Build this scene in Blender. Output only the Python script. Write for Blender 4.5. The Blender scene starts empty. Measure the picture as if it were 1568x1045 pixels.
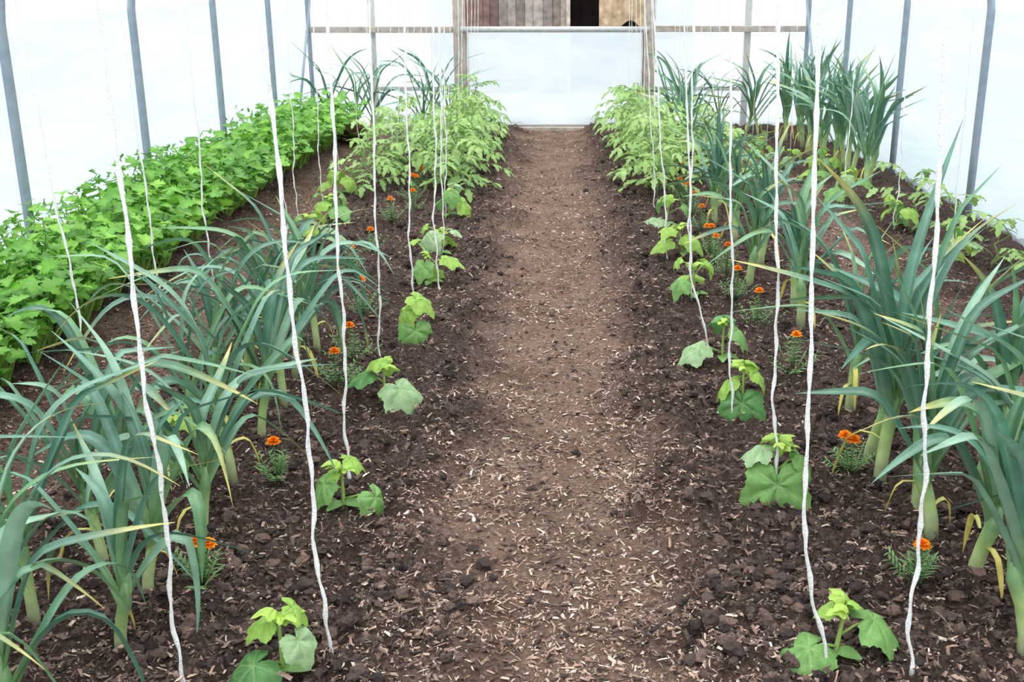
import bpy, math, random
import numpy as np
from mathutils import Vector, Matrix
R = random.Random(7)
NR = np.random.RandomState(5)
scene = bpy.context.scene
scene.view_settings.view_transform = 'Standard'
scene.view_settings.look = 'None'

def lin(c):
    return tuple(((v/255.0)/12.92 if v/255.0 <= 0.04045 else ((v/255.0+0.055)/1.055)**2.4) for v in c)
def mixc(a, b, t):
    return tuple(a[i]*(1-t)+b[i]*t for i in range(3))

# ---------------------------------------------------------------- noise / ground height
def vnoise(x, y, seed=0):
    x = np.asarray(x, dtype=float); y = np.asarray(y, dtype=float)
    xi = np.floor(x); yi = np.floor(y)
    fx = x-xi; fy = y-yi
    fx = fx*fx*(3-2*fx); fy = fy*fy*(3-2*fy)
    def h(a, b):
        s = np.sin(a*127.1+b*311.7+seed*74.7)*43758.5453
        return s-np.floor(s)
    return (h(xi, yi)*(1-fx)+h(xi+1, yi)*fx)*(1-fy)+(h(xi, yi+1)*(1-fx)+h(xi+1, yi+1)*fx)*fy
def fbm(x, y, seed=0, o=4):
    s = 0; a = .5; t = 0
    for i in range(o):
        s = s+a*vnoise(x*2**i, y*2**i, seed+i); t += a; a *= .55
    return s/t
def sstep(a, b, x):
    t = np.clip((x-a)/(b-a), 0, 1); return t*t*(3-2*t)
def pathness(x, y):
    x = np.asarray(x, dtype=float); y = np.asarray(y, dtype=float)
    w = (fbm(x*4, y*4, 11, 4)-.5)*.5
    p = 1-sstep(.18, .54, np.abs(x)+w)
    l = sstep(1.62, 1.85, -x+w)*(1-sstep(2.2, 2.4, -x+w))
    r = sstep(1.62, 1.85, x+w)*(1-sstep(2.1, 2.3, x+w))
    return np.maximum(p, np.maximum(l, r)*.8)
def gh(x, y):
    x = np.asarray(x, dtype=float); y = np.asarray(y, dtype=float)
    p = pathness(x, y)
    big = (fbm(x*1.6, y*1.6, 3, 3)-.5)*.05
    clod = (fbm(x*9, y*9, 21, 4)-.5)*.09 + (1-np.abs(2*fbm(x*20, y*20, 31, 3)-1))*.038-.02 + np.maximum(0, fbm(x*34, y*34, 51, 2)-.55)*.13
    fine = (fbm(x*14, y*14, 41, 3)-.5)*.026
    ridge = .035*np.exp(-((np.abs(x)-.46)/.08)**2)
    return (1-p)*(.0+big+clod-.012+ridge)+p*(-.05+fine+big*.3) - .11*sstep(7.5, 13.5, y)
def g1(x, y): return float(gh(x, y))

# ---------------------------------------------------------------- materials
def newmat(name):
    m = bpy.data.materials.new(name); m.use_nodes = True
    nt = m.node_tree; nt.nodes.clear()
    o = nt.nodes.new('ShaderNodeOutputMaterial')
    return m, nt, o
def N(nt, t, **k):
    n = nt.nodes.new(t)
    for a, b in k.items(): setattr(n, a, b)
    return n
def simple(name, col, rough=.6, metal=0, nscale=30, var=.15, bump=.1, spec=.5):
    m, nt, o = newmat(name)
    b = N(nt, 'ShaderNodeBsdfPrincipled')
    b.inputs['Roughness'].default_value = rough; b.inputs['Metallic'].default_value = metal
    b.inputs['Specular IOR Level'].default_value = spec
    tc = N(nt, 'ShaderNodeTexCoord'); no = N(nt, 'ShaderNodeTexNoise')
    no.inputs['Scale'].default_value = nscale; no.inputs['Detail'].default_value = 5
    nt.links.new(tc.outputs['Object'], no.inputs['Vector'])
    r = N(nt, 'ShaderNodeValToRGB')
    c = lin(col)
    r.color_ramp.elements[0].position = .3; r.color_ramp.elements[1].position = .7
    r.color_ramp.elements[0].color = (*[v*(1-var) for v in c], 1)
    r.color_ramp.elements[1].color = (*[min(1, v*(1+var)) for v in c], 1)
    nt.links.new(no.outputs['Fac'], r.inputs['Fac']); nt.links.new(r.outputs['Color'], b.inputs['Base Color'])
    bp = N(nt, 'ShaderNodeBump'); bp.inputs['Strength'].default_value = bump; bp.inputs['Distance'].default_value = .01
    nt.links.new(no.outputs['Fac'], bp.inputs['Height']); nt.links.new(bp.outputs['Normal'], b.inputs['Normal'])
    nt.links.new(b.outputs['BSDF'], o.inputs['Surface'])
    return m
def vcol(name, rough=.5, transl=.25, spec=.4, nscale=25, var=.25, bump=0):
    m, nt, o = newmat(name)
    at = N(nt, 'ShaderNodeAttribute', attribute_name='Col')
    tc = N(nt, 'ShaderNodeTexCoord'); no = N(nt, 'ShaderNodeTexNoise')
    no.inputs['Scale'].default_value = nscale; no.inputs['Detail'].default_value = 4
    nt.links.new(tc.outputs['Object'], no.inputs['Vector'])
    mr = N(nt, 'ShaderNodeMapRange'); mr.inputs['From Min'].default_value = .3; mr.inputs['From Max'].default_value = .7
    mr.inputs['To Min'].default_value = 1-var; mr.inputs['To Max'].default_value = 1+var
    nt.links.new(no.outputs['Fac'], mr.inputs['Value'])
    mx = N(nt, 'ShaderNodeVectorMath', operation='SCALE')
    nt.links.new(at.outputs['Color'], mx.inputs[0]); nt.links.new(mr.outputs['Result'], mx.inputs['Scale'])
    b = N(nt, 'ShaderNodeBsdfPrincipled'); b.inputs['Roughness'].default_value = rough
    b.inputs['Specular IOR Level'].default_value = spec
    nt.links.new(mx.outputs[0], b.inputs['Base Color'])
    if bump:
        n2 = N(nt, 'ShaderNodeTexNoise'); n2.inputs['Scale'].default_value = 140; n2.inputs['Detail'].default_value = 2
        nt.links.new(tc.outputs['Object'], n2.inputs['Vector'])
        bp = N(nt, 'ShaderNodeBump'); bp.inputs['Strength'].default_value = bump; bp.inputs['Distance'].default_value = .004
        nt.links.new(n2.outputs['Fac'], bp.inputs['Height']); nt.links.new(bp.outputs['Normal'], b.inputs['Normal'])
    if transl > 0:
        t = N(nt, 'ShaderNodeBsdfTranslucent'); nt.links.new(mx.outputs[0], t.inputs['Color'])
        ms = N(nt, 'ShaderNodeMixShader'); ms.inputs[0].default_value = transl
        nt.links.new(b.outputs['BSDF'], ms.inputs[1]); nt.links.new(t.outputs['BSDF'], ms.inputs[2])
        nt.links.new(ms.outputs[0], o.inputs['Surface'])
    else:
        nt.links.new(b.outputs['BSDF'], o.inputs['Surface'])
    return m
def plastic(name, transp, col=(236, 243, 247), lo=.9):
    m, nt, o = newmat(name)
    c = lin(col)
    tc = N(nt, 'ShaderNodeTexCoord')
    mp = N(nt, 'ShaderNodeMapping'); mp.inputs['Scale'].default_value = (1, .35, 2.5)
    nt.links.new(tc.outputs['Object'], mp.inputs['Vector'])
    no = N(nt, 'ShaderNodeTexNoise'); no.inputs['Scale'].default_value = 2.2; no.inputs['Detail'].default_value = 4
    nt.links.new(mp.outputs['Vector'], no.inputs['Vector'])
    r = N(nt, 'ShaderNodeValToRGB')
    r.color_ramp.elements[0].position = .3; r.color_ramp.elements[1].position = .7
    r.color_ramp.elements[0].color = (c[0]*(lo-.03), c[1]*lo, c[2]*(lo+.03), 1); r.color_ramp.elements[1].color = (*c, 1)
    nt.links.new(no.outputs['Fac'], r.inputs['Fac'])
    bp = N(nt, 'ShaderNodeBump'); bp.inputs['Strength'].default_value = .5; bp.inputs['Distance'].default_value = .04
    nt.links.new(no.outputs['Fac'], bp.inputs['Height'])
    tl = N(nt, 'ShaderNodeBsdfTranslucent'); tp = N(nt, 'ShaderNodeBsdfTransparent'); df = N(nt, 'ShaderNodeBsdfDiffuse')
    for q in (tl, df, tp): nt.links.new(r.outputs['Color'], q.inputs['Color'])
    nt.links.new(bp.outputs['Normal'], tl.inputs['Normal'])
    a = N(nt, 'ShaderNodeMixShader'); a.inputs[0].default_value = .25
    nt.links.new(tl.outputs[0], a.inputs[1]); nt.links.new(df.outputs[0], a.inputs[2])
    b = N(nt, 'ShaderNodeMixShader'); b.inputs[0].default_value = transp
    nt.links.new(a.outputs[0], b.inputs[1]); nt.links.new(tp.outputs[0], b.inputs[2])
    nt.links.new(b.outputs[0], o.inputs['Surface'])
    return m

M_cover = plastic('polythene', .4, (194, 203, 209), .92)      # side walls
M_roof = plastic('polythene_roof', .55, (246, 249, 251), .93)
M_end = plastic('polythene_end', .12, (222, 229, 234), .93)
M_leek = vcol('leek_mat', .34, .18, .6, 18, .2)
M_leaf = vcol('leaf_mat', .5, .3, .35, 30, .2, .5)
M_flower = vcol('flower_mat', .6, .3, .1, 60, .1)
M_celery = vcol('celery_mat', .4, .3, .5, 12, .2)
M_steel = simple('galvanised_steel', (150, 162, 174), .45, .3, 20, .1, .03)
M_wood = simple('weathered_wood', (180, 166, 156), .8, 0, 14, .25, .3)
M_rail = simple('pale_rail', (200, 198, 196), .5, .2, 20, .1, .05)
M_string = simple('cotton_twine', (255, 251, 245), .9, 0, 160, .08, .5)
M_wire = simple('steel_wire', (150, 150, 150), .5, .6)

# ---------------------------------------------------------------- mesh builder
class MB:
    def __init__(s): s.v = []; s.f = []; s.c = []
    def add(s, vs, fs, cs):
        o = len(s.v); s.v.extend(vs); s.f.extend([tuple(i+o for i in f) for f in fs]); s.c.extend(cs)
    def obj(s, name, mat, smooth=True, loc=(0, 0, 0)):
        me = bpy.data.meshes.new(name); me.from_pydata([tuple(v) for v in s.v], [], s.f)
        a = me.color_attributes.new('Col', 'FLOAT_COLOR', 'POINT')
        arr = np.ones((len(s.v), 4), dtype=np.float32); arr[:, :3] = np.array(s.c, dtype=np.float32)
        a.data.foreach_set('color', arr.ravel())
        if smooth: me.polygons.foreach_set('use_smooth', [True]*len(me.polygons))
        me.materials.append(mat); me.update()
        ob = bpy.data.objects.new(name, me); ob.location = loc
        scene.collection.objects.link(ob); return ob
    def tube(s, pts, rad, cols, n=6, flat=1.0):
        vs = []; fs = []; cs = []
        pts = [Vector(p) for p in pts]
        for i, p in enumerate(pts):
            t = (pts[min(i+1, len(pts)-1)]-pts[max(i-1, 0)]).normalized()
            u = t.cross(Vector((.3, 1, .1))).normalized(); w = t.cross(u)
            if flat != 1.0:
                tw = i*.55; u, w = u*math.cos(tw)+w*math.sin(tw), (w*math.cos(tw)-u*math.sin(tw))*flat
            for k in range(n):
                a = 2*math.pi*k/n
                vs.append(p+(u*math.cos(a)+w*math.sin(a))*rad[i]); cs.append(cols[i])
            if i:
                for k in range(n):
                    fs.append(((i-1)*n+k, (i-1)*n+(k+1) % n, i*n+(k+1) % n, i*n+k))
        fs.append(tuple(range(n))[::-1]); fs.append(tuple(range((len(pts)-1)*n, len(pts)*n)))
        s.add(vs, fs, cs)
    def box(s, lo, hi, col=(.5, .5, .5)):
        x0, y0, z0 = lo; x1, y1, z1 = hi
        s.add([Vector(p) for p in ((x0, y0, z0), (x1, y0, z0), (x1, y1, z0), (x0, y1, z0), (x0, y0, z1), (x1, y0, z1), (x1, y1, z1), (x0, y1, z1))],
              [(0, 3, 2, 1), (4, 5, 6, 7), (0, 1, 5, 4), (1, 2, 6, 5), (2, 3, 7, 6), (3, 0, 4, 7)], [col]*8)

def strap(mb, base, az, e0, L, w, bend, tb, sharp, c0, c1, ctip, twist=0, seg=14, fold=.6, azdrift=0):
    p = Vector(base); vs = []; fs = []; cs = []
    for i in range(seg+1):
        t = i/seg
        k = min(1, max(0, (t-tb+sharp/2)/sharp)); k = k*k*(3-2*k)
        e = e0-bend*(.25*t+.75*k)
        a = az+azdrift*t
        d = Vector((math.cos(a)*math.cos(e), math.sin(a)*math.cos(e), math.sin(e)))
        side = Vector((-math.sin(a), math.cos(a), 0))
        nrm = side.cross(d)*-1
        tw = twist*t
        s2 = side*math.cos(tw)+nrm*math.sin(tw); n2 = nrm*math.cos(tw)-side*math.sin(tw)
        ww = w*.5*min(1, .55+t*2.2)*(1-max(0, (t-.35)/.65)**1.9)
        ww = max(ww, .0006)
        fo = fold*(1-.5*t)
        col = mixc(c0, c1, min(1, t*3.2))
        if t > .7: col = mixc(col, ctip, (t-.7)/.3)
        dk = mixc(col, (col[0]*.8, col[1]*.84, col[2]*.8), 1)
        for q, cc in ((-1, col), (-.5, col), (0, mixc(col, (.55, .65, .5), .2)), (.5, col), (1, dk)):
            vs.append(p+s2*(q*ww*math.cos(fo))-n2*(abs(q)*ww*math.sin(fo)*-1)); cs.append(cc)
        if i:
            o = (i-1)*5
            for q in range(4): fs.append((o+q, o+q+1, o+q+6, o+q+5))
        p = p+d*(L/seg)
    mb.add(vs, fs, cs)

def leek(x, y, h=.75, spread=1.0, n=9, az0=None, rnd=R, r=.016, name='leek_plant', wk=1.0, xlim=None, up=0):
    mb = MB(); z = g1(x, y)-.02
    if az0 is None: az0 = rnd.uniform(-.7, .7)
    sh = rnd.uniform(.26, .36)*h
    lean = Vector((rnd.uniform(-.06, .06), rnd.uniform(-.05, .05), 0))
    pts = [Vector((0, 0, 0)), Vector((0, 0, sh*.35))+lean*.1, Vector((0, 0, sh*.7))+lean*.4, Vector((0, 0, sh))+lean*.8, Vector((0, 0, sh*1.35))+lean]
    wh = lin((222, 228, 184)); pg = lin((180, 206, 130)); gg = lin((130, 168, 114))
    mb.tube(pts, [r*1.1, r, r, r*1.15, r*.5], [wh, mixc(wh, pg, .6), pg, gg, gg], 10)
    blues = [(90, 138, 116), (114, 158, 134), (80, 124, 102), (120, 164, 116), (100, 146, 110), (140, 178, 150)]
    for i in range(n):
        t = i/(n-1)
        az = az0+(math.pi if i % 2 else 0)+rnd.uniform(-.5, .5)
        zz = sh*(.72+.5*t); b = Vector((0, 0, zz))+lean*(.4+.6*t)
        e0 = math.radians(60+up+(26-up*.6)*t+rnd.uniform(-8, 6))
        L = h*(1.0 if t < .2 else 1.12)*rnd.uniform(.75, 1.05)*(1-.32*(t > .85))
        bend = math.radians((130-85*t+rnd.uniform(-25, 35))*spread)
        c1 = lin(rnd.choice(blues)); ct = c1
        if rnd.random() < .28: ct = lin((218, 198, 104))
        strap(mb, b-Vector((math.cos(az), math.sin(az), 0))*r*.3, az, e0, L, rnd.uniform(.036, .056)*wk*(h/.75)**.5, bend,
              rnd.uniform(.38, .75), rnd.choice((.12, .2, .35, .5)), lin((150, 186, 120)), c1, ct,
              rnd.uniform(-1.1, 1.1), 18, .6, rnd.uniform(-.7, .7))
    for q in range(rnd.choice((0, 1, 1, 2))):
        az = rnd.uniform(0, 6.28)
        strap(mb, Vector((0, 0, sh*(.6+.3*q))), az, math.radians(25), sh*rnd.uniform(.8, 1.3), .022, math.radians(110), .2, .4, lin((190, 200, 110)), lin((228, 208, 104)), lin((214, 176, 92)), .8, 8)
    if xlim is not None:
        for v in mb.v:
            if v.x+x > xlim: v.x = xlim-x-.02*math.tanh((v.x+x-xlim)*5)
            if v.x+x < -2.88: v.x = -2.88-x
    return mb.obj(name, M_leek, True, (x, y, z))

def cuke_leaf(mb, c, fwd, nrm, s, col, cup=.25, rings=6):
    fwd = Vector(fwd).normalized(); nrm = Vector(nrm); nrm = (nrm-fwd*nrm.dot(fwd)).normalized(); sd = fwd.cross(nrm)
    n = 72; vs = [Vector(c)]; cs = [mixc(col, (.55, .7, .3), .4)]; fs = []
    ph = R.uniform(0, 6)
    for j in range(1, rings+1):
        rr = j/rings
        for k in range(n):
            th = -math.pi+2*math.pi*(k+.5)/n
            lobe = math.cos(6*th); lobe = (abs(lobe)**.8)*(1 if lobe > 0 else -1)
            a = .49+.042*lobe+.10*math.exp(-(th/.3)**2)
            a *= (1+.22*math.cos(th))*(1-.72*math.exp(-((math.pi-abs(th))/.26)**2))
            if j == rings: a += (.016 if k % 3 == 0 else -.006)
            q = rr*a*s
            vein = max(0, 1-abs(math.sin(3*th))*rr*7)
            puff = abs(math.sin(3*th))*.05*s*math.sin(rr*math.pi)+.014*s*math.sin(rr*22+th*9)
            z = -cup*s*(rr*a*1.6)**2+puff+.03*s*math.sin(5*th+ph)*rr
            vs.append(Vector(c)+fwd*(q*math.cos(th))+sd*(q*math.sin(th))+nrm*z)
            cs.append(mixc(mixc(col, (.5, .68, .3), .6*vein), (col[0]*.8, col[1]*.84, col[2]*.8), .5*R.random()))
    for k in range(n):
        if k != n-1: fs.append((0, 1+k, 1+(k+1) % n))
    for j in range(1, rings):
        o = 1+(j-1)*n; o2 = o+n
        for k in range(n-1): fs.append((o+k, o2+k, o2+k+1, o+k+1))
    mb.add(vs, fs, cs)

def oval_leaf(mb, c, fwd, nrm, L, w, col, seg=8, droop=.4, col2=None, ser=0):
    fwd = Vector(fwd).normalized(); nrm = Vector(nrm); nrm = (nrm-fwd*nrm.dot(fwd)).normalized(); sd = fwd.cross(nrm)
    vs = []; fs = []; cs = []
    for i in range(seg+1):
        t = i/seg; ww = w*.5*math.sin(math.pi*min(.98, .06+t*.94))**.7
        if ser: ww *= 1+(ser if i % 2 else -ser)
        p = Vector(c)+fwd*(L*t)-nrm*(droop*L*t*t)
        for q in (-1, 0, 1):
            vs.append(p+sd*(q*ww)+nrm*(abs(q)*ww*.25)); cs.append(col if (q or col2) else mixc(col, (.5, .65, .3), .25))
        if i:
            o = (i-1)*3; fs += [(o, o+1, o+4, o+3), (o+1, o+2, o+5, o+4)]
    mb.add(vs, fs, cs)

G_L = (164, 202, 92); G_M = (132, 178, 100); G_D = (106, 158, 92); G_P = (172, 202, 150)
def cucumber(x, y, leaves, h=.17, lean=(0, 0), name='cucumber_seedling', lime=True):
    """leaves: (azimuth deg, elevation deg of petiole, petiole len, size, droop deg, rgb)"""
    mb = MB(); z = g1(x, y)-.015
    pts = [Vector((0, 0, 0)), Vector((lean[0]*.3, lean[1]*.3, h*.4)), Vector((lean[0]*.7, lean[1]*.7, h*.75)), Vector((lean[0], lean[1], h))]
    gc = lin((176, 202, 116))
    mb.tube(pts, [.0075, .0065, .0055, .004], [gc]*4, 8)
    for i, (az, el, pl, s, dr, col) in enumerate(leaves):
        a = math.radians(az); e = math.radians(el); t = .35+.6*i/max(1, len(leaves)-1)
        b = Vector((lean[0]*t, lean[1]*t, h*t))
        d = Vector((math.cos(a)*math.cos(e), math.sin(a)*math.cos(e), math.sin(e)))
        m1 = b+d*pl*.5; tip = b+d*pl+Vector((0, 0, -pl*.1))
        mb.tube([b, m1+Vector((0, 0, .006)), tip], [.0045, .0036, .003], [gc]*3, 6)
        dd = math.radians(-dr)
        f = Vector((math.cos(a)*math.cos(dd), math.sin(a)*math.cos(dd), math.sin(dd)))
        nn = Vector((-math.cos(a)*math.sin(dd), -math.sin(a)*math.sin(dd), math.cos(dd)))
        nn += Vector((0, -.25, .1))
        cuke_leaf(mb, tip, f, nn, s, lin(col), R.uniform(.15, .4))
    top = pts[-1]
    for k in range(3):
        a = R.uniform(0, 6.28)
        cuke_leaf(mb, top+Vector((math.cos(a)*.01, math.sin(a)*.01, .012*k)), (math.cos(a), math.sin(a), .9), (-math.cos(a), -math.sin(a), .9), R.uniform(.04, .06), lin((186, 216, 100)), .5, 3)
    for a in (R.uniform(-2.4, -1.6), R.uniform(-.6, .3)):
        oval_leaf(mb, (0, 0, h*.28), (math.cos(a), math.sin(a), .2), (0, -.2, 1), .07, .045, lin(G_M), 8, .3)
    return mb.obj(name, M_leaf, True, (x, y, z))

def rand_cuke(x, y, k=1.0, n=4):
    a0 = R.uniform(0, 360); L = []
    for i in range(n):
        L.append((a0+i*137+R.uniform(-20, 20), R.uniform(15, 45), R.uniform(.06, .12)*k, R.uniform(.10, .16)*k*(1-.12*i), R.uniform(5, 60), R.choice([G_L, G_M, G_L, G_P, G_M])))
    cucumber(x, y, L, R.uniform(.13, .2)*k, (R.uniform(-.04, .04), R.uniform(-.04, .04)))

def leaflet3(mb, c, fwd, nrm, s, col):
    """celery leaflet: fan-shaped, 3 toothed lobes"""
    fwd = Vector(fwd).normalized(); nrm = Vector(nrm); nrm = (nrm-fwd*nrm.dot(fwd)).normalized(); sd = fwd.cross(nrm)
    pr = [(0, 0), (.26, .14), (.34, .44), (.46, .40), (.50, .56), (.60, .34), (.66, .22), (.78, .36), (.84, .18), (.93, .16), (1.0, 0)]
    out = [(a, b) for a, b in pr]+[(a, -b) for a, b in pr[-2:0:-1]]
    ctr = Vector(c)+fwd*s*.5-nrm*s*.05
    vs = [ctr]; cs = [mixc(col, (.5, .75, .2), .25)]; fs = []
    for a, b in out:
        vs.append(Vector(c)+fwd*(s*a)+sd*(s*b)-nrm*(s*(-.25*abs(b)+.20*a*a))); cs.append(col)
    n = len(out)
    for k in range(n): fs.append((0, 1+k, 1+(k+1) % n))
    mb.add(vs, fs, cs)

def celery_plant(mb, x, y, h):
    z = g1(x, y)-.02; n = R.randint(14, 18)
    for i in range(n):
        a = i*2.4+R.uniform(-.3, .3); out = (i/n)**.6
        el = math.radians(86-32*out+R.uniform(-6, 6)); L = h*R.uniform(.66, 1.04)
        d = Vector((math.cos(a)*math.cos(el), math.sin(a)*math.cos(el), math.sin(el)))
        b = Vector((x+math.cos(a)*.02, y+math.sin(a)*.02, z))
        m = b+d*L*.5+Vector((0, 0, .02)); t = b+d*L*.92
        sc = lin((170, 204, 104)); mb.tube([b, m, t], [.008, .006, .004], [sc, lin((150, 192, 86)), lin((130, 182, 66))], 4)
        base = lin(R.choice([(104, 170, 46), (124, 186, 56), (86, 152, 42), (144, 202, 70), (112, 178, 52)]))
        hor = Vector((math.cos(a), math.sin(a), 0)); sd = Vector((-math.sin(a), math.cos(a), 0))
        for (f, pos, sz) in ((hor*.8+Vector((0, 0, .25)), 1.0, .098), (hor*.3+sd, .94, .084), (hor*.3-sd, .94, .084), (sd+hor*.1, .74, .075), (hor*.1-sd, .74, .075), (sd-hor*.2, .55, .06), (-hor*.2-sd, .55, .06)):
            p = b+d*L*pos; st = f.normalized()*.025
            up = Vector((R.uniform(-.5, .5)+math.cos(a)*.15, R.uniform(-.6, .3), 1))
            leaflet3(mb, p+st, f+Vector((0, 0, R.uniform(-.45, .4))), up, sz*R.uniform(.85, 1.25), mixc(base, (base[0]*.6, base[1]*.68, base[2]*.6), R.random()*.7))

def tomato(x, y, h=.6, name='tomato_plant', dens=1.0):
    mb = MB(); z = g1(x, y)-.02
    st = lin((160, 184, 120))
    pts = [Vector((R.uniform(-.02, .02)*k, R.uniform(-.02, .02)*k, h*k/5)) for k in range(6)]
    mb.tube(pts, [.009, .008, .007, .006, .005, .003], [st]*6, 6)
    n = int(14*dens*h/.6)
    for i in range(n):
        t = .12+.86*i/n; a = i*2.4+R.uniform(-.3, .3)
        k = int(t*5); b = pts[min(k, 4)].lerp(pts[min(k+1, 5)], t*5-k)
        L = (.30 if t < .75 else .30*(1.15-t)/.4+.05)*R.uniform(.8, 1.2)
        e = math.radians(R.uniform(25, 55)+25*(t > .8))
        col = lin(R.choice([(146, 182, 100), (160, 194, 112), (130, 168, 92), (176, 206, 130), (152, 188, 98)]))
        pr = []; p = b.copy(); seg = 6
        for j in range(seg+1):
            pr.append(p.copy()); ee = e-math.radians(80)*(j/seg)
            p = p+Vector((math.cos(a)*math.cos(ee), math.sin(a)*math.cos(ee), math.sin(ee)))*(L/seg)
        mb.tube(pr, [.0035]*5+[.002, .0015], [st]*7, 3)
        hor = Vector((math.cos(a), math.sin(a), 0)); sd = Vector((-math.sin(a), math.cos(a), 0))
        for j in range(2, seg+1):
            s = L*.30*(1 if j % 2 == 0 else .55)*R.uniform(.8, 1.2)
            for sgn in (1, -1):
                f = sd*sgn+hor*.45+Vector((0, 0, R.uniform(-.5, .25))); up = (R.uniform(-.4, .4), R.uniform(-.6, .3), 1)
                oval_leaf(mb, pr[j], f, up, s, s*.44, col, 6, R.uniform(.2, .5), ser=.25)
        oval_leaf(mb, pr[-1], hor+Vector((0, 0, -.5)), (0, -.1, 1), L*.36, L*.16, col, 6, .3, ser=.25)
    for v in mb.v:
        if v.x+x > 2.96: v.x = 2.96-x
    return mb.obj(name, M_leaf, True, (x, y, z))

def marigold(x, y, h=.14, nf=1, fx=None):
    mb = MB(); z = g1(x, y)-.01; gc = lin((112, 152, 92))
    for i in range(13):
        a = i*2.4+R.uniform(-.3, .3); e = math.radians(R.uniform(30, 85)); L = h*R.uniform(.6, .95)
        d = Vector((math.cos(a)*math.cos(e), math.sin(a)*math.cos(e), math.sin(e)))
        mb.tube([(0, 0, 0), d*L*.5, d*L], [.0022, .0017, .001], [gc]*3, 3)
        for j in range(3, 8):
            for s in (1, -1):
                f = Vector((-math.sin(a), math.cos(a), 0))*s+d*.6
                oval_leaf(mb, d*L*j/7, f+Vector((0, 0, R.uniform(-.3, .3))), (0, 0, 1), .03, .007, gc, 3, .2)
    par = mb.obj('marigold', M_leaf, True, (x, y, z))
    fb = MB()
    for k in range(nf):
        a = R.uniform(0, 6.28); top = Vector((math.cos(a)*.035*k, -.02+math.sin(a)*.035*k, h*R.uniform(1.0, 1.2)))
        fb.tube([(0, 0, 0), top*.6, top], [.003]*3, [gc]*3, 4)
        for ring, (nn, rr, el) in enumerate(((11, .028, .1), (10, .024, .5), (8, .017, .95), (6, .011, 1.3))):
            for q in range(nn):
                b = 2*math.pi*q/nn+ring*.3
                f = Vector((math.cos(b)*math.cos(el), math.sin(b)*math.cos(el), math.sin(el)))
                oval_leaf(fb, top+Vector((0, 0, ring*.003)), f, (0, 0, 1) if ring < 3 else (1, 0, .3), rr, .016, lin(R.choice([(255, 160, 24), (255, 172, 40), (255, 138, 20)])), 4, .15, col2=1)
    o = fb.obj('flower_heads', M_flower, True); o.parent = par

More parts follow.
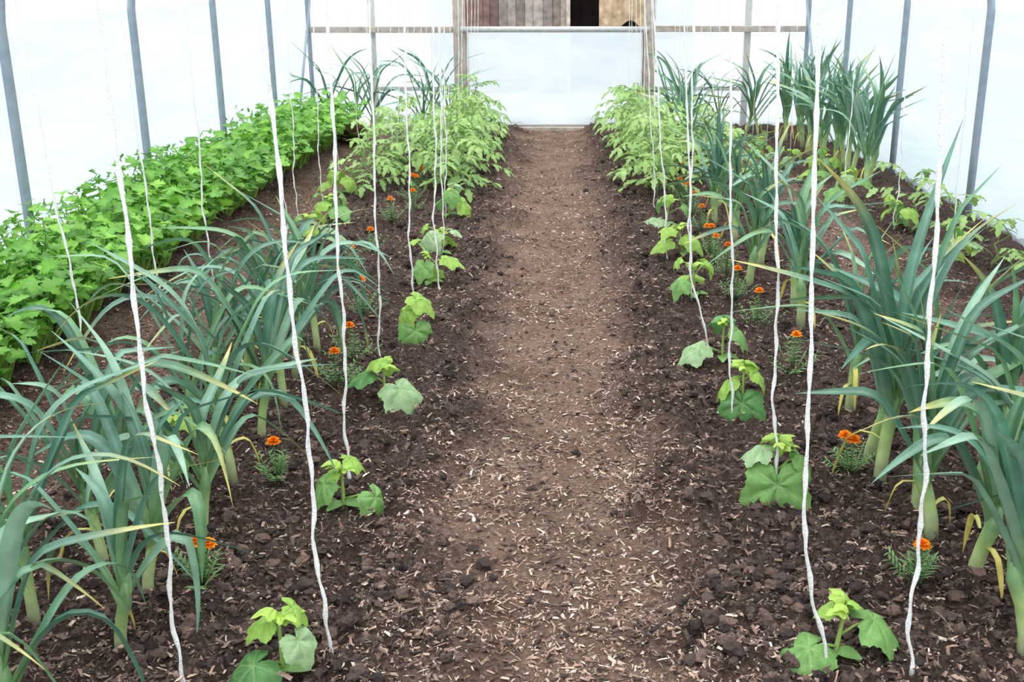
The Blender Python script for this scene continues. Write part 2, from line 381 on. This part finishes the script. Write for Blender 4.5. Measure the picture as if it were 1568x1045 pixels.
# ---------------------------------------------------------------- ground
def build_ground():
    xs = np.concatenate([np.linspace(-3.0, -1.7, 46, endpoint=False), np.linspace(-1.7, 1.7, 270, endpoint=False), np.linspace(1.7, 3.1, 48)])
    ys = [-2.0]
    while ys[-1] < 1.6: ys.append(ys[-1]+.15)
    while ys[-1] < 14.05: ys.append(ys[-1]+max(.010, .005*ys[-1]))
    ys[-1] = 14.05; ys = np.array(ys)
    X, Y = np.meshgrid(xs, ys); Z = gh(X, Y); P = pathness(X, Y)
    nx, ny = len(xs), len(ys)
    V = np.stack([X.ravel(), Y.ravel(), Z.ravel()], 1)
    i = np.arange(nx*ny).reshape(ny, nx)
    F = np.stack([i[:-1, :-1].ravel(), i[:-1, 1:].ravel(), i[1:, 1:].ravel(), i[1:, :-1].ravel()], 1)
    me = bpy.data.meshes.new('floor'); me.from_pydata(V.tolist(), [], F.tolist())
    a = me.color_attributes.new('Col', 'FLOAT_COLOR', 'POINT')
    c = np.ones((nx*ny, 4), dtype=np.float32); c[:, 0] = P.ravel(); c[:, 1] = P.ravel(); c[:, 2] = P.ravel()
    a.data.foreach_set('color', c.ravel())
    me.polygons.foreach_set('use_smooth', [True]*len(me.polygons))
    m, nt, o = newmat('soil')
    at = N(nt, 'ShaderNodeAttribute', attribute_name='Col'); tc = N(nt, 'ShaderNodeTexCoord')
    def noise(sc, det=8, rough=.65):
        n = N(nt, 'ShaderNodeTexNoise'); n.inputs['Scale'].default_value = sc; n.inputs['Detail'].default_value = det; n.inputs['Roughness'].default_value = rough
        nt.links.new(tc.outputs['Object'], n.inputs['Vector']); return n
    n1 = noise(60, 8, .75); n2 = noise(4, 6)
    vo = N(nt, 'ShaderNodeTexVoronoi'); vo.inputs['Scale'].default_value = 60; nt.links.new(tc.outputs['Object'], vo.inputs['Vector'])
    def ramp(cols, src):
        r = N(nt, 'ShaderNodeValToRGB'); el = r.color_ramp.elements
        el[0].position, el[0].color = cols[0][0], (*lin(cols[0][1]), 1); el[1].position, el[1].color = cols[-1][0], (*lin(cols[-1][1]), 1)
        for p, cc in cols[1:-1]:
            e = el.new(p); e.color = (*lin(cc), 1)
        nt.links.new(src, r.inputs['Fac']); return r
    bed = ramp([(.3, (48, 39, 37)), (.46, (90, 73, 67)), (.58, (120, 99, 88)), (.7, (176, 151, 134))], n1.outputs['Fac'])
    pth = ramp([(.28, (96, 75, 64)), (.44, (142, 114, 98)), (.58, (168, 139, 121)), (.7, (212, 187, 167))], n1.outputs['Fac'])
    mx = N(nt, 'ShaderNodeMix', data_type='RGBA'); nt.links.new(at.outputs['Fac'], mx.inputs[0])
    nt.links.new(bed.outputs['Color'], mx.inputs[6]); nt.links.new(pth.outputs['Color'], mx.inputs[7])
    m2 = N(nt, 'ShaderNodeMix', data_type='RGBA', blend_type='MULTIPLY'); m2.inputs[0].default_value = 1
    sh = ramp([(.32, (200, 190, 184)), (.62, (255, 255, 255))], n2.outputs['Fac'])
    nt.links.new(mx.outputs[2], m2.inputs[6]); nt.links.new(sh.outputs['Color'], m2.inputs[7])
    b = N(nt, 'ShaderNodeBsdfPrincipled'); b.inputs['Roughness'].default_value = .9; b.inputs['Specular IOR Level'].default_value = .2
    nt.links.new(m2.outputs[2], b.inputs['Base Color'])
    ad = N(nt, 'ShaderNodeMath', operation='SUBTRACT'); nt.links.new(n1.outputs['Fac'], ad.inputs[0])
    mu = N(nt, 'ShaderNodeMath', operation='MULTIPLY'); mu.inputs[1].default_value = .5
    nt.links.new(vo.outputs['Distance'], mu.inputs[0]); nt.links.new(mu.outputs[0], ad.inputs[1])
    bp = N(nt, 'ShaderNodeBump'); bp.inputs['Strength'].default_value = 1; bp.inputs['Distance'].default_value = .025
    nt.links.new(ad.outputs[0], bp.inputs['Height']); nt.links.new(bp.outputs['Normal'], b.inputs['Normal'])
    nt.links.new(b.outputs['BSDF'], o.inputs['Surface'])
    me.materials.append(m)
    ob = bpy.data.objects.new('floor', me); scene.collection.objects.link(ob)
build_ground()

def setcol(me, cc):
    arr = np.ones((len(cc), 4), dtype=np.float32); arr[:, :3] = cc
    at = me.color_attributes.new('Col', 'FLOAT_COLOR', 'POINT'); at.data.foreach_set('color', arr.ravel())
def positions(rs, n, xr, yr, pw, keep):
    x = rs.uniform(xr[0], xr[1], n)
    u = rs.rand(n); y = (yr[0]**(1-pw)+u*(yr[1]**(1-pw)-yr[0]**(1-pw)))**(1/(1-pw))
    p = pathness(x, y); k = keep(p, rs.rand(n), x, y); return x[k], y[k]
def scatter_chips(name, n, xr, yr, pw, lr, wr, cols, keep, lift=.003, seed=1, big=1.8):
    rs = np.random.RandomState(seed)
    x, y = positions(rs, n, xr, yr, pw, keep); n = len(x)
    z = gh(x, y)+lift+rs.rand(n)*.004
    a = rs.rand(n)*6.283; sc = rs.rand(n)**big
    L = lr[0]+(lr[1]-lr[0])*sc; W = (wr[0]+(wr[1]-wr[0])*rs.rand(n)**1.5)*(.6+.6*sc)
    ti = rs.normal(0, .3, n); ro = rs.normal(0, .5, n)
    d = np.stack([np.cos(a)*np.cos(ti), np.sin(a)*np.cos(ti), np.sin(ti)], 1)
    s = np.stack([-np.sin(a)*np.cos(ro), np.cos(a)*np.cos(ro), np.sin(ro)], 1)
    up = np.cross(d, s); c = np.stack([x, y, z], 1)
    T = (W*.3)[:, None]; L = L[:, None]/2; W = W[:, None]/2
    j = lambda: rs.uniform(.4, 1.05, (n, 1))
    q = [c-d*L*j()-s*W*j(), c+d*L*j()-s*W*j()*.7, c+d*L*j()+s*W*j()*.7, c-d*L*j()+s*W*j()]
    V = np.stack(q+[c+up*T-d*L*.5, c+up*T+d*L*.5], 1).reshape(-1, 3)
    o = (np.arange(n)*6)[:, None]
    F3 = [(3, 0, 4), (1, 2, 5)]; F4 = [(0, 1, 5, 4), (2, 3, 4, 5)]
    faces = []
    for f in F4: faces += (o+np.array(f)[None]).tolist()
    for f in F3: faces += (o+np.array(f)[None]).tolist()
    me = bpy.data.meshes.new(name); me.from_pydata(V.tolist(), [], faces)
    C = np.array([lin(cc) for cc in cols]); ci = rs.randint(0, len(cols), n)
    cc = C[ci]*rs.uniform(.7, 1.2, (n, 1)); setcol(me, np.repeat(cc, 6, 0))
    me.materials.append(M_chip)
    ob = bpy.data.objects.new(name, me); scene.collection.objects.link(ob)
def scatter_clods(name, n, xr, yr, pw, rr, cols, keep, seed):
    import bmesh
    rs = np.random.RandomState(seed)
    bm = bmesh.new(); bmesh.ops.create_icosphere(bm, subdivisions=2, radius=1)
    bv = np.array([v.co[:] for v in bm.verts]); bf = np.array([[v.index for v in f.verts] for f in bm.faces]); bm.free()
    x, y = positions(rs, n, xr, yr, pw, keep); n = len(x); nv = len(bv)
    r = rr[0]+(rr[1]-rr[0])*rs.rand(n)**2.5
    z = gh(x, y)+r*.15
    vars_ = [1+.35*(np.random.RandomState(900+k).rand(nv)-.5)*1.6 for k in range(12)]
    rad = np.stack(vars_)[rs.randint(0, 12, n)]
    a = rs.rand(n)*6.283; ca, sa = np.cos(a)[:, None], np.sin(a)[:, None]
    sx, sy, sz = [rs.uniform(.6, 1.2, (n, 1)) for _ in range(3)]
    bx = bv[None, :, 0]*sx*rad; by = bv[None, :, 1]*sy*rad; bz = bv[None, :, 2]*sz*.75*rad
    V = np.stack([x[:, None]+r[:, None]*(bx*ca-by*sa), y[:, None]+r[:, None]*(bx*sa+by*ca), z[:, None]+r[:, None]*bz], 2).reshape(-1, 3)
    F = (bf[None]+(np.arange(n)*nv)[:, None, None]).reshape(-1, 3)
    me = bpy.data.meshes.new(name); me.from_pydata(V.tolist(), [], F.tolist())
    C = np.array([lin(cc) for cc in cols])[rs.randint(0, len(cols), n)]*rs.uniform(.7, 1.2, (n, 1))
    setcol(me, np.repeat(C, nv, 0)); me.materials.append(M_chip)
    ob = bpy.data.objects.new(name, me); scene.collection.objects.link(ob)
M_chip = vcol('wood_chip', .85, 0, .2, 120, .3)
tan = [(190, 163, 144), (166, 137, 118), (208, 183, 164), (146, 117, 101), (228, 209, 192), (162, 133, 116), (132, 103, 89), (196, 169, 150)]
drk = [(82, 67, 62), (102, 83, 76), (63, 52, 49), (122, 101, 90), (158, 133, 118), (92, 75, 68)]
def keep_tan(p, r, x, y):
    e = np.exp(-((np.abs(x)-.40)/.18)**2)*.6
    patch = .35+1.1*sstep(.35, .65, fbm(x*3.1, y*3.1, 71, 3))
    return r < (.2+.45*p+e)*patch*.85
scatter_chips('wood_chip_mulch', 130000, (-2.5, 2.4), (2.0, 13.8), 1.5, (.006, .046), (.003, .017), tan, keep_tan, .001, 1, 2.2)
scatter_chips('bark_mulch', 95000, (-2.6, 2.9), (2.0, 13.8), 1.5, (.010, .048), (.006, .022), drk, lambda p, r, x, y: r < 1-.68*p, .003, 2)
scatter_clods('compost_clods', 20000, (-1.7, 1.8), (2.0, 11), 1.6, (.005, .027), [(68, 56, 52), (82, 67, 61), (55, 46, 43), (102, 83, 74)], lambda p, r, x, y: r < (1-p)**1.5*1.1*sstep(.3, .6, fbm(x*5, y*5, 77, 3))+.01, 3)

# ---------------------------------------------------------------- polytunnel
XL, XR, YB, YF = -2.92, 3.02, 14.0, -2.0
CX = (XL+XR)/2; HW = (XR-XL)/2; LEG = 1.45; TOP = 2.85
def prof(n=28, off=0):
    p = [(XL-off, -.25), (XL-off, .5), (XL-off, 1.0), (XL-off, LEG)]
    for i in range(1, n):
        a = math.pi*(1-i/n); p.append((CX+(HW+off)*math.cos(a), LEG+(TOP-LEG+off)*math.sin(a)))
    p += [(XR+off, LEG), (XR+off, 1.0), (XR+off, .5), (XR+off, -.25)]
    return p
def cover(name, pts, mat):
    mb = MB(); ys = np.linspace(YF, YB, 90); vs = []; fs = []
    n = len(pts)
    for j, y in enumerate(ys):
        for (x, z) in pts: vs.append(Vector((x, y, z)))
        if j:
            for k in range(n-1):
                o = (j-1)*n+k; fs.append((o, o+1, o+n+1, o+n))
    mb.add(vs, fs, [(1, 1, 1)]*len(vs)); return mb.obj(name, mat)
PP = prof(28, .03)
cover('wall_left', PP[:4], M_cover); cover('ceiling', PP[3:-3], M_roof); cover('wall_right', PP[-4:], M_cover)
for i, y in enumerate([YB-.03, 12.05, 10.1, 8.15, 6.2, 4.25, 2.3, .35, -1.6]):
    mb = MB(); pts = [Vector((x, y, z)) for x, z in prof(28, -.01)]
    mb.tube(pts, [.028]*len(pts), [(1, 1, 1)]*len(pts), 12); mb.obj('tunnel_hoop', M_steel)
def topz(x): return LEG+(TOP-LEG)*math.sqrt(max(0, 1-((x-CX)/HW)**2))
def endwall(name, y, openings):
    mb = MB(); xs = np.linspace(XL, XR, 80)
    for a, b in zip(xs[:-1], xs[1:]):
        m = (a+b)/2; segs = [(-.2, None)]
        for (x0, x1, z1) in openings:
            if x0 < m < x1: segs = [(z1, None)]
        for z0, _ in segs:
            mb.add([Vector((a, y, z0)), Vector((b, y, z0)), Vector((b, y, topz(b))), Vector((a, y, topz(a)))], [(0, 1, 2, 3)], [(1, 1, 1)]*4)
    return mb.obj(name, M_end, False)
endwall('wall_back', YB, [(-1.1, 1.14, 2.1)]); endwall('wall_front', YF, [(-1.1, 1.14, 2.1)])  # front opening is out of view, added to let light into the near end

def beam(name, lo, hi, mat, bev=.004, parent=None):
    mb = MB(); mb.box(lo, hi); ob = mb.obj(name, mat, False)
    md = ob.modifiers.new('b', 'BEVEL'); md.width = bev; md.segments = 2
    if parent: ob.parent = parent
    return ob
fr = bpy.data.objects.new('end_wall_frame', None); scene.collection.objects.link(fr)
for nm, lo, hi in (('door_post_left', (-1.19, 13.88, -.2), (-1.05, 13.97, 2.15)), ('door_post_right', (1.07, 13.88, -.2), (1.20, 13.97, 2.15)),
                   ('door_head', (-1.19, 13.86, 2.15), (1.2, 13.98, 2.25)),
                   ('rail_left', (-2.88, 13.89, .98), (-1.19, 13.95, 1.05)), ('rail_right', (1.2, 13.89, .99), (2.98, 13.95, 1.06)),
                   ('stud_left', (-2.2, 13.97, -.15), (-2.12, 13.995, 1.95)), ('stud_right', (2.26, 13.97, -.15), (2.34, 13.995, 1.95)),
                   ('low_rail_left', (-2.12, 13.97, .30), (-1.19, 13.995, .35)), ('low_rail_right', (1.2, 13.97, .30), (2.26, 13.995, .35)),
                   ('sill', (-1.19, 13.82, -.2), (1.2, 13.97, -.12))):
    beam(nm, lo, hi, M_rail if 'stud' in nm or 'low' in nm else M_wood, .006, fr)
mb = MB()
mb.tube([(-2.86, 13.9, 1.35), (-2.87, 12.9, .05)], [.014]*2, [(1, 1, 1)]*2, 8); mb.tube([(2.96, 13.9, 1.35), (2.97, 12.9, .05)], [.014]*2, [(1, 1, 1)]*2, 8)
o = mb.obj('corner_brace', M_steel); o.parent = fr
dr = bpy.data.objects.new('door_1', None); scene.collection.objects.link(dr)
me = bpy.data.meshes.new('door_sheet')
me.from_pydata([(-1.04, 13.93, -.12), (1.06, 13.93, -.12), (1.06, 13.93, 1.0), (-1.04, 13.93, 1.0)], [], [(0, 1, 2, 3)]); me.materials.append(M_end)
ds = bpy.data.objects.new('door_sheet', me); scene.collection.objects.link(ds); ds.parent = dr
mb = MB()
for a, b in (((-1.1, 13.86, 1.02), (1.12, 13.86, 1.02)), ((-1.03, 13.93, -.12), (-1.03, 13.93, 1.0)), ((1.05, 13.93, -.12), (1.05, 13.93, 1.0)), ((-1.03, 13.93, -.1), (1.05, 13.93, -.1))):
    mb.tube([a, b], [.035 if a[2] > 1 else .014]*2, [(1, 1, 1)]*2, 10)
o = mb.obj('door_tube_frame', M_rail); o.parent = dr

for x in (-1.95, -.8, .65, 2.3):
    mb = MB(); mb.tube([(x, YF+.1, 2.25), (x, 6, 2.235), (x, YB-.15, 2.25)], [.003]*3, [(1, 1, 1)]*3, 5); mb.obj('support_wire', M_wire)

# ---------------------------------------------------------------- outside
M_ground_out = simple('gravel_yard', (228, 230, 226), .9, 0, 3, .1, .2)
mb = MB(); mb.add([Vector(p) for p in ((-60, -40, -.27), (60, -40, -.27), (60, 80, -.27), (-60, 80, -.27))], [(0, 1, 2, 3)], [(1, 1, 1)]*4); mb.obj('yard_ground', M_ground_out, False)
M_barn = vcol('barn_boards', .85, 0, .2, 9, .35)
barn = bpy.data.objects.new('barn', None); scene.collection.objects.link(barn)
mb = MB(); x = -2.0
while x < 2.2:
    w = R.uniform(.10, .17); c = R.choice([(128, 120, 116), (116, 106, 102), (138, 130, 124), (108, 98, 92), (124, 114, 108)])
    if x < -1.0: c = R.choice([(104, 82, 78), (114, 90, 84), (90, 72, 70)])
    if x > 1.6: c = R.choice([(140, 108, 84), (122, 100, 84)])
    z1 = 2.7
    if .2 < x+w/2 < 1.55: mb.box((x, 19, 2.3), (x+w-.006, 19.03, z1), lin(c))
    else: mb.box((x, 19+R.uniform(0, .01), -.28), (x+w-.006, 19.03, z1), lin(c))
    x += w
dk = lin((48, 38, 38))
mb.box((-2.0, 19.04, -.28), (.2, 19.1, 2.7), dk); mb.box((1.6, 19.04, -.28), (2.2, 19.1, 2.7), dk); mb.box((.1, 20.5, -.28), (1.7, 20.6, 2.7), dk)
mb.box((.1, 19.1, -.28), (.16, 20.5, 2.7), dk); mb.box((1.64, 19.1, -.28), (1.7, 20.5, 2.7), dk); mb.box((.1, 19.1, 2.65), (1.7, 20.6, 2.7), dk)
mb.box((.2, 18.97, -.28), (.26, 19.05, 2.3), lin((170, 160, 150)))
mb.obj('board_wall', M_barn, False).parent = barn
mb = MB(); vs = []; fs = []; n1, n2 = 30, 18
for j in range(n2):
    for i in range(n1):
        u = i/(n1-1); v = j/(n2-1)
        xx = .72+.95*u; zz = 2.4-v*(1.62+.12*math.sin(u*9))
        vs.append(Vector((xx, 18.85+.06*math.sin(u*17+v*3)+.03*math.sin(v*11+u*5), zz-.12*math.sin(u*3.1)*(1-v))))
for j in range(n2-1):
    for i in range(n1-1):
        o = j*n1+i; fs.append((o, o+1, o+n1+1, o+n1))
mb.add(vs, fs, [lin((160, 140, 116))]*len(vs)); mb.obj('hanging_tarpaulin', M_barn).parent = barn
mb = MB(); mb.box((.26, 18.9, 1.22), (.52, 18.96, 2.3), lin((60, 100, 170))); mb.obj('blue_sheet', M_barn, False).parent = barn

# ---------------------------------------------------------------- strings
def string(x, y, xt, wob=.012, r=.0042, pts=None, yt=0):
    mb = MB(); z0 = g1(x, y); ph = R.uniform(0, 10); out = []; n = 90
    for i in range(n+1):
        z = z0-.01+(2.25-z0)*i/n
        if pts:
            zs = [p[0] for p in pts]; xx = float(np.interp(z, zs, [p[1] for p in pts]))
            if z > zs[-1]: xx = pts[-1][1]
        else: xx = x+(xt-x)*z/1.65
        am = wob*max(.15, 1-z/1.6)
        xx += am*(math.sin(z*9+ph)+.5*math.sin(z*23+ph*2)+.3*math.sin(z*51+ph*3)); yy = y+yt*z+am*math.cos(z*8+ph)
        out.append((xx, yy, z))
    rr = [r*(1+.15*math.sin(i*2.3)) for i in range(n+1)]
    mb.tube(out, rr, [(1, 1, 1)]*(n+1), 8, .6); return mb.obj('support_string', M_string)
S = [(-.943, 2.48, -.955), (-.594, 2.6, -.643), (-.73, 3.7, -.707), (-.807, 5.0, -.777), (-.744, 5.74, -.727), (-.657, 6.12, -.623),
     (-1.88, 4.36, -1.98), (-2.02, 5.63, -2.07), (-1.95, 6.25, -1.943), (-1.858, 8.1, -1.83), (-1.85, 8.95, -1.82), (-1.857, 7.77, -1.954),
     (-.898, 9.2, -.886), (.91, 2.48, .825), (.753, 3.5, .66), (.717, 4.25, .63), (.734, 5.92, .695), (.705, 6.85, .563), (.762, 8.4, .63),
     (2.264, 8.8, 2.276), (2.377, 7.77, 2.345), (2.40, 6.7, 2.38), (-.70, 7.0, -.68), (-.78, 8.1, -.75)]
for i, (x, y, xt) in enumerate(S): string(x, y, xt, R.uniform(.006, .012), .0066 if y < 4 else (.0058 if y < 7 else .005))
string(.705, 2.52, 0, .005, .0066, [(0, .705), (.1, .69), (.2, .655), (.37, .623), (1.04, .592), (1.65, .565), (2.25, .545)])
string(.719, 5.1, 0, .006, .0058, [(0, .73), (.15, .70), (.35, .64), (1.0, .60), (1.65, .552), (2.25, .53)])
for y in (9.8, 10.4, 11.0, 11.6, 12.2, 12.8, 13.3):
    for x in (-.9, -1.45, .9, 1.45): string(x+R.uniform(-.05, .05), y+R.uniform(-.1, .1), x*.93, .006, .0036)
for y in (9.9, 10.9, 11.9, 12.8):
    for x in (-1.9, 2.25): string(x+R.uniform(-.05, .05), y, x, .006, .0035)

# ---------------------------------------------------------------- celery bed
mb = MB()
for x0 in (-2.42, -2.70):
    y = 3.6 if x0 > -2.6 else 3.75
    while y < 12.9:
        celery_plant(mb, x0+R.uniform(-.03, .03), y+R.uniform(-.03, .03), R.uniform(.44, .56)); y += .27
for i in range(0, len(mb.v)):
    if mb.v[i].x < XL+.03: mb.v[i].x = XL+.03+.02*((i*7) % 5)/5
mb.obj('celery_row', M_celery, False)

# ---------------------------------------------------------------- leeks
R2 = random.Random(33)
for (x, y, h) in [(-1.2, 2.15, .72), (-1.159, 2.63, .66), (-1.17, 2.88, .72), (-1.13, 3.29, .70), (-1.13, 3.65, .7), (-1.14, 4.09, .74), (-1.12, 4.4, .72), (-1.15, 4.75, .7), (-1.12, 5.1, .66),
                  (-1.42, 2.4, .72), (-1.44, 2.75, .70), (-1.38, 3.1, .74), (-1.42, 3.45, .68), (-1.36, 4.0, .7), (-1.38, 4.35, .74), (-1.36, 4.7, .72), (-1.36, 5.2, .66), (-1.62, 2.6, .7), (-1.38, 2.05, .7)]:
    leek(x, y, h, 1.0, R2.randint(9, 12), R2.uniform(-.6, .6), R2, wk=.9)
for (x, y, h, s) in [(1.146, 3.65, .86, .5), (1.17, 3.88, .80, .55), (1.20, 3.24, .72, .7), (1.25, 3.0, .70, .8), (1.26, 2.62, .74, .75), (1.22, 3.45, .74, .6), (1.216, 4.35, .72, .7), (1.25, 5.5, .66, .75), (1.29, 5.86, .68, .75),
                  (1.50, 2.75, .76, .7), (1.5, 3.15, .72, .65), (1.48, 3.6, .74, .6), (1.45, 4.05, .72, .6), (1.12, 6.3, .66, .7), (1.25, 6.7, .70, .7), (1.2, 7.4, .68, .7), (1.15, 8.0, .70, .7), (1.25, 8.5, .66, .7)]:
    leek(x, y, h, s, R2.randint(10, 13), R2.uniform(-.6, .6), R2, .022, wk=1.12, up=8)
y = 9.3
while y < 13.0:
    leek(2.62+R2.uniform(-.06, .06), y, R2.uniform(.82, .96), .5, 10, math.pi/2+R2.uniform(-.7, .7), R2, .021, wk=.95, xlim=2.94, up=6); y += .26
for (x, y) in [(-1.45, 12.4), (-1.2, 12.9), (-1.35, 13.1), (-2.1, 13.1), (-2.2, 12.9), (-2.55, 13.0), (1.35, 12.2), (1.3, 12.9), (1.5, 13.1), (1.9, 13.1), (2.2, 13.1), (2.3, 12.9), (1.3, 10.5), (1.3, 11.3)]:
    leek(x, y, R2.uniform(.76, .92), .55, 8, R2.uniform(-.4, .4), R2, xlim=2.94)

# ---------------------------------------------------------------- cucumbers
cucumber(-.699, 2.52, [(215, 20, .08, .16, 25, G_D), (330, 40, .08, .10, 50, G_P), (150, 45, .05, .12, 5, G_L), (20, 45, .05, .09, 40, G_L)], .21, (.0, .0))
cucumber(-.709, 3.47, [(345, 15, .12, .13, 60, G_M), (205, 30, .07, .12, 50, G_M), (160, 50, .04, .10, 15, G_L), (20, 50, .05, .09, 20, G_L)], .18)
cucumber(-.70, 4.4, [(320, 20, .1, .18, 35, G_P), (180, 30, .08, .13, 15, G_D), (90, 50, .05, .12, 20, G_L), (200, 60, .03, .09, 10, G_L)], .17)
cucumber(-.693, 5.3, [(290, 15, .08, .18, 60, G_M), (200, 50, .05, .16, 50, G_L), (350, 50, .05, .15, 30, G_L)], .2)
cucumber(.736, 2.58, [(200, 15, .09, .16, 20, G_M), (10, 25, .10, .16, 20, G_M), (120, 50, .05, .10, 10, G_L), (60, 50, .03, .08, 20, G_L)], .18, (.02, 0))
cucumber(.749, 3.5, [(265, 20, .05, .23, 70, G_M), (20, 30, .10, .14, 30, G_M), (150, 30, .06, .13, 10, G_P), (70, 50, .05, .12, 20, G_L)], .21)
cucumber(.761, 4.29, [(260, 20, .05, .19, 65, G_D), (150, 40, .07, .14, 30, G_L), (20, 40, .07, .14, 35, G_L), (80, 50, .05, .12, 20, G_L)], .22)
cucumber(.77, 4.92, [(190, 20, .12, .16, 20, G_P), (10, 35, .08, .16, 35, G_M), (100, 50, .05, .13, 20, G_D)], .22)
for (x, y) in [(.767, 5.95), (.80, 6.86), (.79, 7.88), (-.70, 6.25), (-.717, 7.02), (-.76, 8.1)]: rand_cuke(x, y, 1.2)
for (x, y) in [(-1.578, 8.0), (-1.56, 7.1), (-1.45, 5.7), (2.3, 8.8), (2.4, 7.8), (2.45, 6.8), (2.3, 9.8), (2.2, 10.6), (2.1, 11.5), (2.4, 10.2), (-1.7, 9.0), (-1.35, 3.75)]: rand_cuke(x, y, 1.2, 5)

# ---------------------------------------------------------------- tomatoes
y = 9.0
while y < 13.2:
    for x in (-.85, -1.45, .88, 1.5):
        if abs(x) > 1.2 and y > 12.4: continue
        tomato(x+R.uniform(-.09, .09), y+R.uniform(-.1, .1)+(.2 if abs(x) > 1 else 0), R.uniform(.5, .64) if abs(x) < 1.2 else R.uniform(.38, .52), dens=1.15 if abs(x) < 1.2 else .8)
    y += .42
for (x, y) in [(2.66, 6.7), (2.68, 7.5), (2.66, 8.2)]: tomato(x, y, .3, dens=.8)
mb = MB()
for i in range(26):
    a = i*2.4; e = .3+1.1*i/26
    oval_leaf(mb, (0, 0, .02), (math.cos(a)*math.cos(e), math.sin(a)*math.cos(e), math.sin(e)), (-math.cos(a)*math.sin(e), -math.sin(a)*math.sin(e), math.cos(e)), .26, .15, lin((110, 116, 56) if i % 3 else (120, 80, 56)), 7, .2, ser=.1)
mb.obj('lettuce', M_leaf, True, (-2.2, 12.5, g1(-2.2, 12.5)))

# ---------------------------------------------------------------- marigolds
for i, (x, y) in enumerate([(-1.03, 2.94), (-.98, 3.68), (-.93, 4.58), (-.93, 4.95), (-1.18, 6.47), (-1.165, 7.1), (-1.143, 7.88), (-1.33, 2.2), (1.062, 3.73), (1.066, 2.96), (1.027, 5.5), (1.0, 6.4),
                            (1.0, 7.1), (1.0, 8.1), (1.06, 4.75), (1.0, 9.0), (-1.1, 8.8), (1.4, 7.6), (.98, 5.9), (1.0, 7.6), (1.02, 8.6), (-1.05, 8.4), (-.98, 5.6), (-1.1, 9.4), (1.1, 9.6), (.98, 6.75)]):
    marigold(x, y, .18 if y > 4.5 else .15, 2 if i % 4 == 0 else 1)

# ---------------------------------------------------------------- light
w = bpy.data.worlds.new('World'); scene.world = w; w.use_nodes = True
nt = w.node_tree; nt.nodes.clear(); o = nt.nodes.new('ShaderNodeOutputWorld'); bg = nt.nodes.new('ShaderNodeBackground')
bg.inputs['Color'].default_value = (.93, .968, 1.0, 1); bg.inputs['Strength'].default_value = 1.35
nt.links.new(bg.outputs[0], o.inputs['Surface'])
l = bpy.data.lights.new('sun', 'SUN'); l.energy = 5.0; l.angle = math.radians(90); l.color = (1, .99, .975)
lo = bpy.data.objects.new('sun', l); lo.rotation_euler = (math.radians(8), math.radians(-5), 0); lo.location = (0, 0, 8); scene.collection.objects.link(lo)

# ---------------------------------------------------------------- camera
cd = bpy.data.cameras.new('camera'); cam = bpy.data.objects.new('camera', cd); scene.collection.objects.link(cam)
cd.lens = 40; cd.sensor_width = 36; cd.shift_x = -.041; cd.clip_start = .05
cam.location = (0, 0, 1.75); cam.rotation_euler = (math.radians(90-18.34), 0, 0)
cd.dof.use_dof = True; cd.dof.focus_distance = 4.2; cd.dof.aperture_fstop = 11
scene.camera = cam
